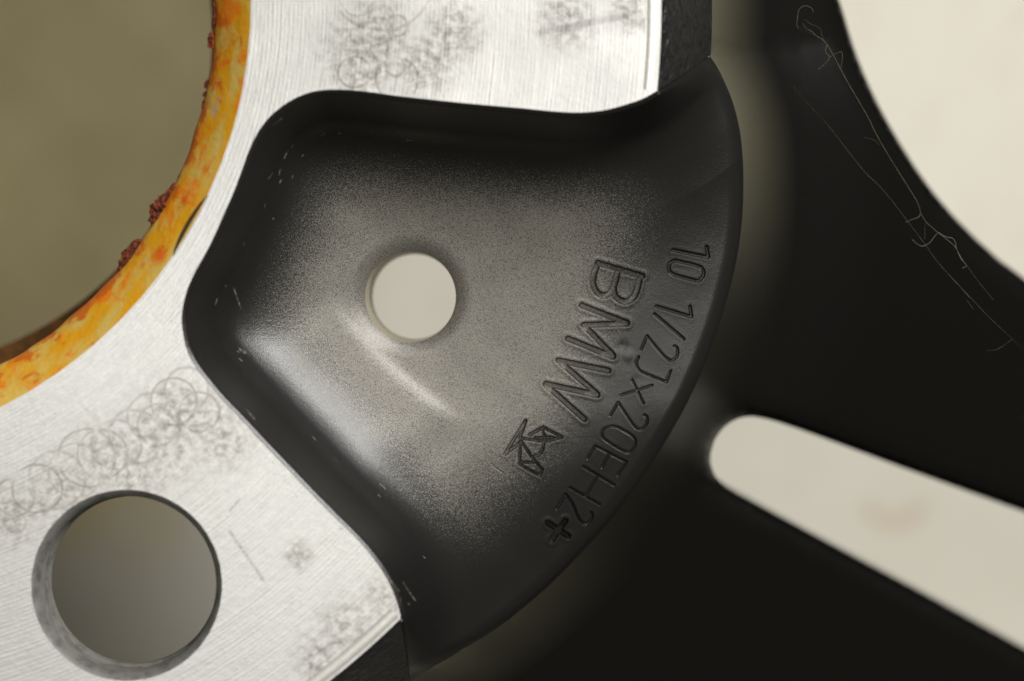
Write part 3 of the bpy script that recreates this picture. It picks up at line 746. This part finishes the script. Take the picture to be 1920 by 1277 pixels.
def web(pxs, r, lift=2.0, ends=(0.05, 0.05)):
    out = []; n = len(pxs)
    for i, (x, y) in enumerate(pxs):
        t = i / max(1, n - 1); l = lift * math.sin(math.pi * t) ** .6 + (ends[0] * (1 - t) + ends[1] * t)
        zs = on_spoke(min(x, 1905), y); a_ = min(1, (t / .12 if ends[0] < .1 else 1)) * min(1, ((1 - t) / .08 if ends[1] < .06 and n > 14 else 1))
        z = zs + .05 + (-12.5 + .25 * l - zs) * a_; out.append(P(x, y, z))
    return tube(out, r)
Z3 = lambda L: [(1450 + u / 4.08, v / 4.08) for u, v in L]
Z4 = lambda L: [(1600 + u / 3.99, 350 + v / 3.99) for u, v in L]
cw = bpy.data.objects.new('cobweb', None); COL.objects.link(cw)
tag(cw, 'dusty cobweb threads stretched along the black spoke beside the large window', 'cobweb')
strands = [
    (Z3([(190, 215), (240, 235), (330, 275), (370, 300), (410, 340), (455, 415), (520, 540), (580, 650), (610, 700), (720, 890), (800, 1050), (930, 1270)]) + Z4([(470, 100), (505, 200)]), .034),
    (Z3([(225, 180), (250, 215), (300, 245), (335, 280), (380, 300)]), .030), (Z3([(240, 150), (290, 185), (355, 215), (372, 270), (390, 300)]), .018),
    (Z3([(455, 415), (490, 405), (522, 398), (528, 450), (515, 520)]), .030), (Z3([(410, 340), (400, 395), (428, 437), (404, 478), (345, 530)]), .032), (Z3([(428, 437), (455, 425)]), .026),
    (Z4([(505, 200), (545, 265), (590, 305), (635, 345), (700, 395), (765, 455), (800, 530), (845, 585)]), .034), (Z4([(845, 585), (940, 715), (1050, 850)]), .016),
    (Z3([(150, 660), (280, 810), (420, 960)]) + Z4([(60, -140), (200, 0), (280, 95), (400, 250), (535, 430), (620, 550), (720, 665), (800, 750), (900, 855), (1020, 980), (1190, 1140), (1277, 1220)]), .017),
    (Z4([(720, 665), (800, 750), (870, 830)]), .026), (Z4([(535, 270), (535, 395)]), .012), (Z4([(850, 850), (900, 920)]), .016), (Z4([(1000, 1225), (1080, 1215), (1190, 1140)]), .014),
    (Z3([(700, 1050), (780, 1075), (810, 1110)]), .014)]
for pxs, r in strands:
    v, f = web(pxs, r, 3.0 if len(pxs) > 8 else 1.2, (.05, .05) if len(pxs) > 8 else (1.2, 1.2)); obj('thread', mesh_from('thread', v, f), M_web, cw)
v, f = web(Z4([(440, 395), (480, 430), (520, 445), (570, 420), (610, 370), (640, 345), (690, 375), (740, 385), (765, 420), (770, 460), (810, 540), (845, 590), (815, 610)]), .036, 1.6, (.6, .6))
tag(obj('lint_fibre', mesh_from('lint_fibre', v, f), M_lint), 'longer wavy lint fibre caught in the cobweb on the spoke', 'lint')
v, f = web(Z4([(392, 264), (430, 250), (470, 235), (490, 225), (505, 200)]), .034, 1.0, (.6, .9))
tag(obj('lint_fibre', mesh_from('lint_fibre', v, f), M_lint), 'short bent lint fibre hanging between the two cobweb threads', 'lint')
v, f = web(Z3([(305, 95), (300, 72), (270, 50), (240, 45), (208, 60), (190, 95), (185, 140), (178, 185), (190, 215)]), .026, 1.0, (.4, .05))
tag(obj('lint_fibre', mesh_from('lint_fibre', v, f), M_lint), 'curled pale fibre hooked over the upper end of the cobweb', 'lint')
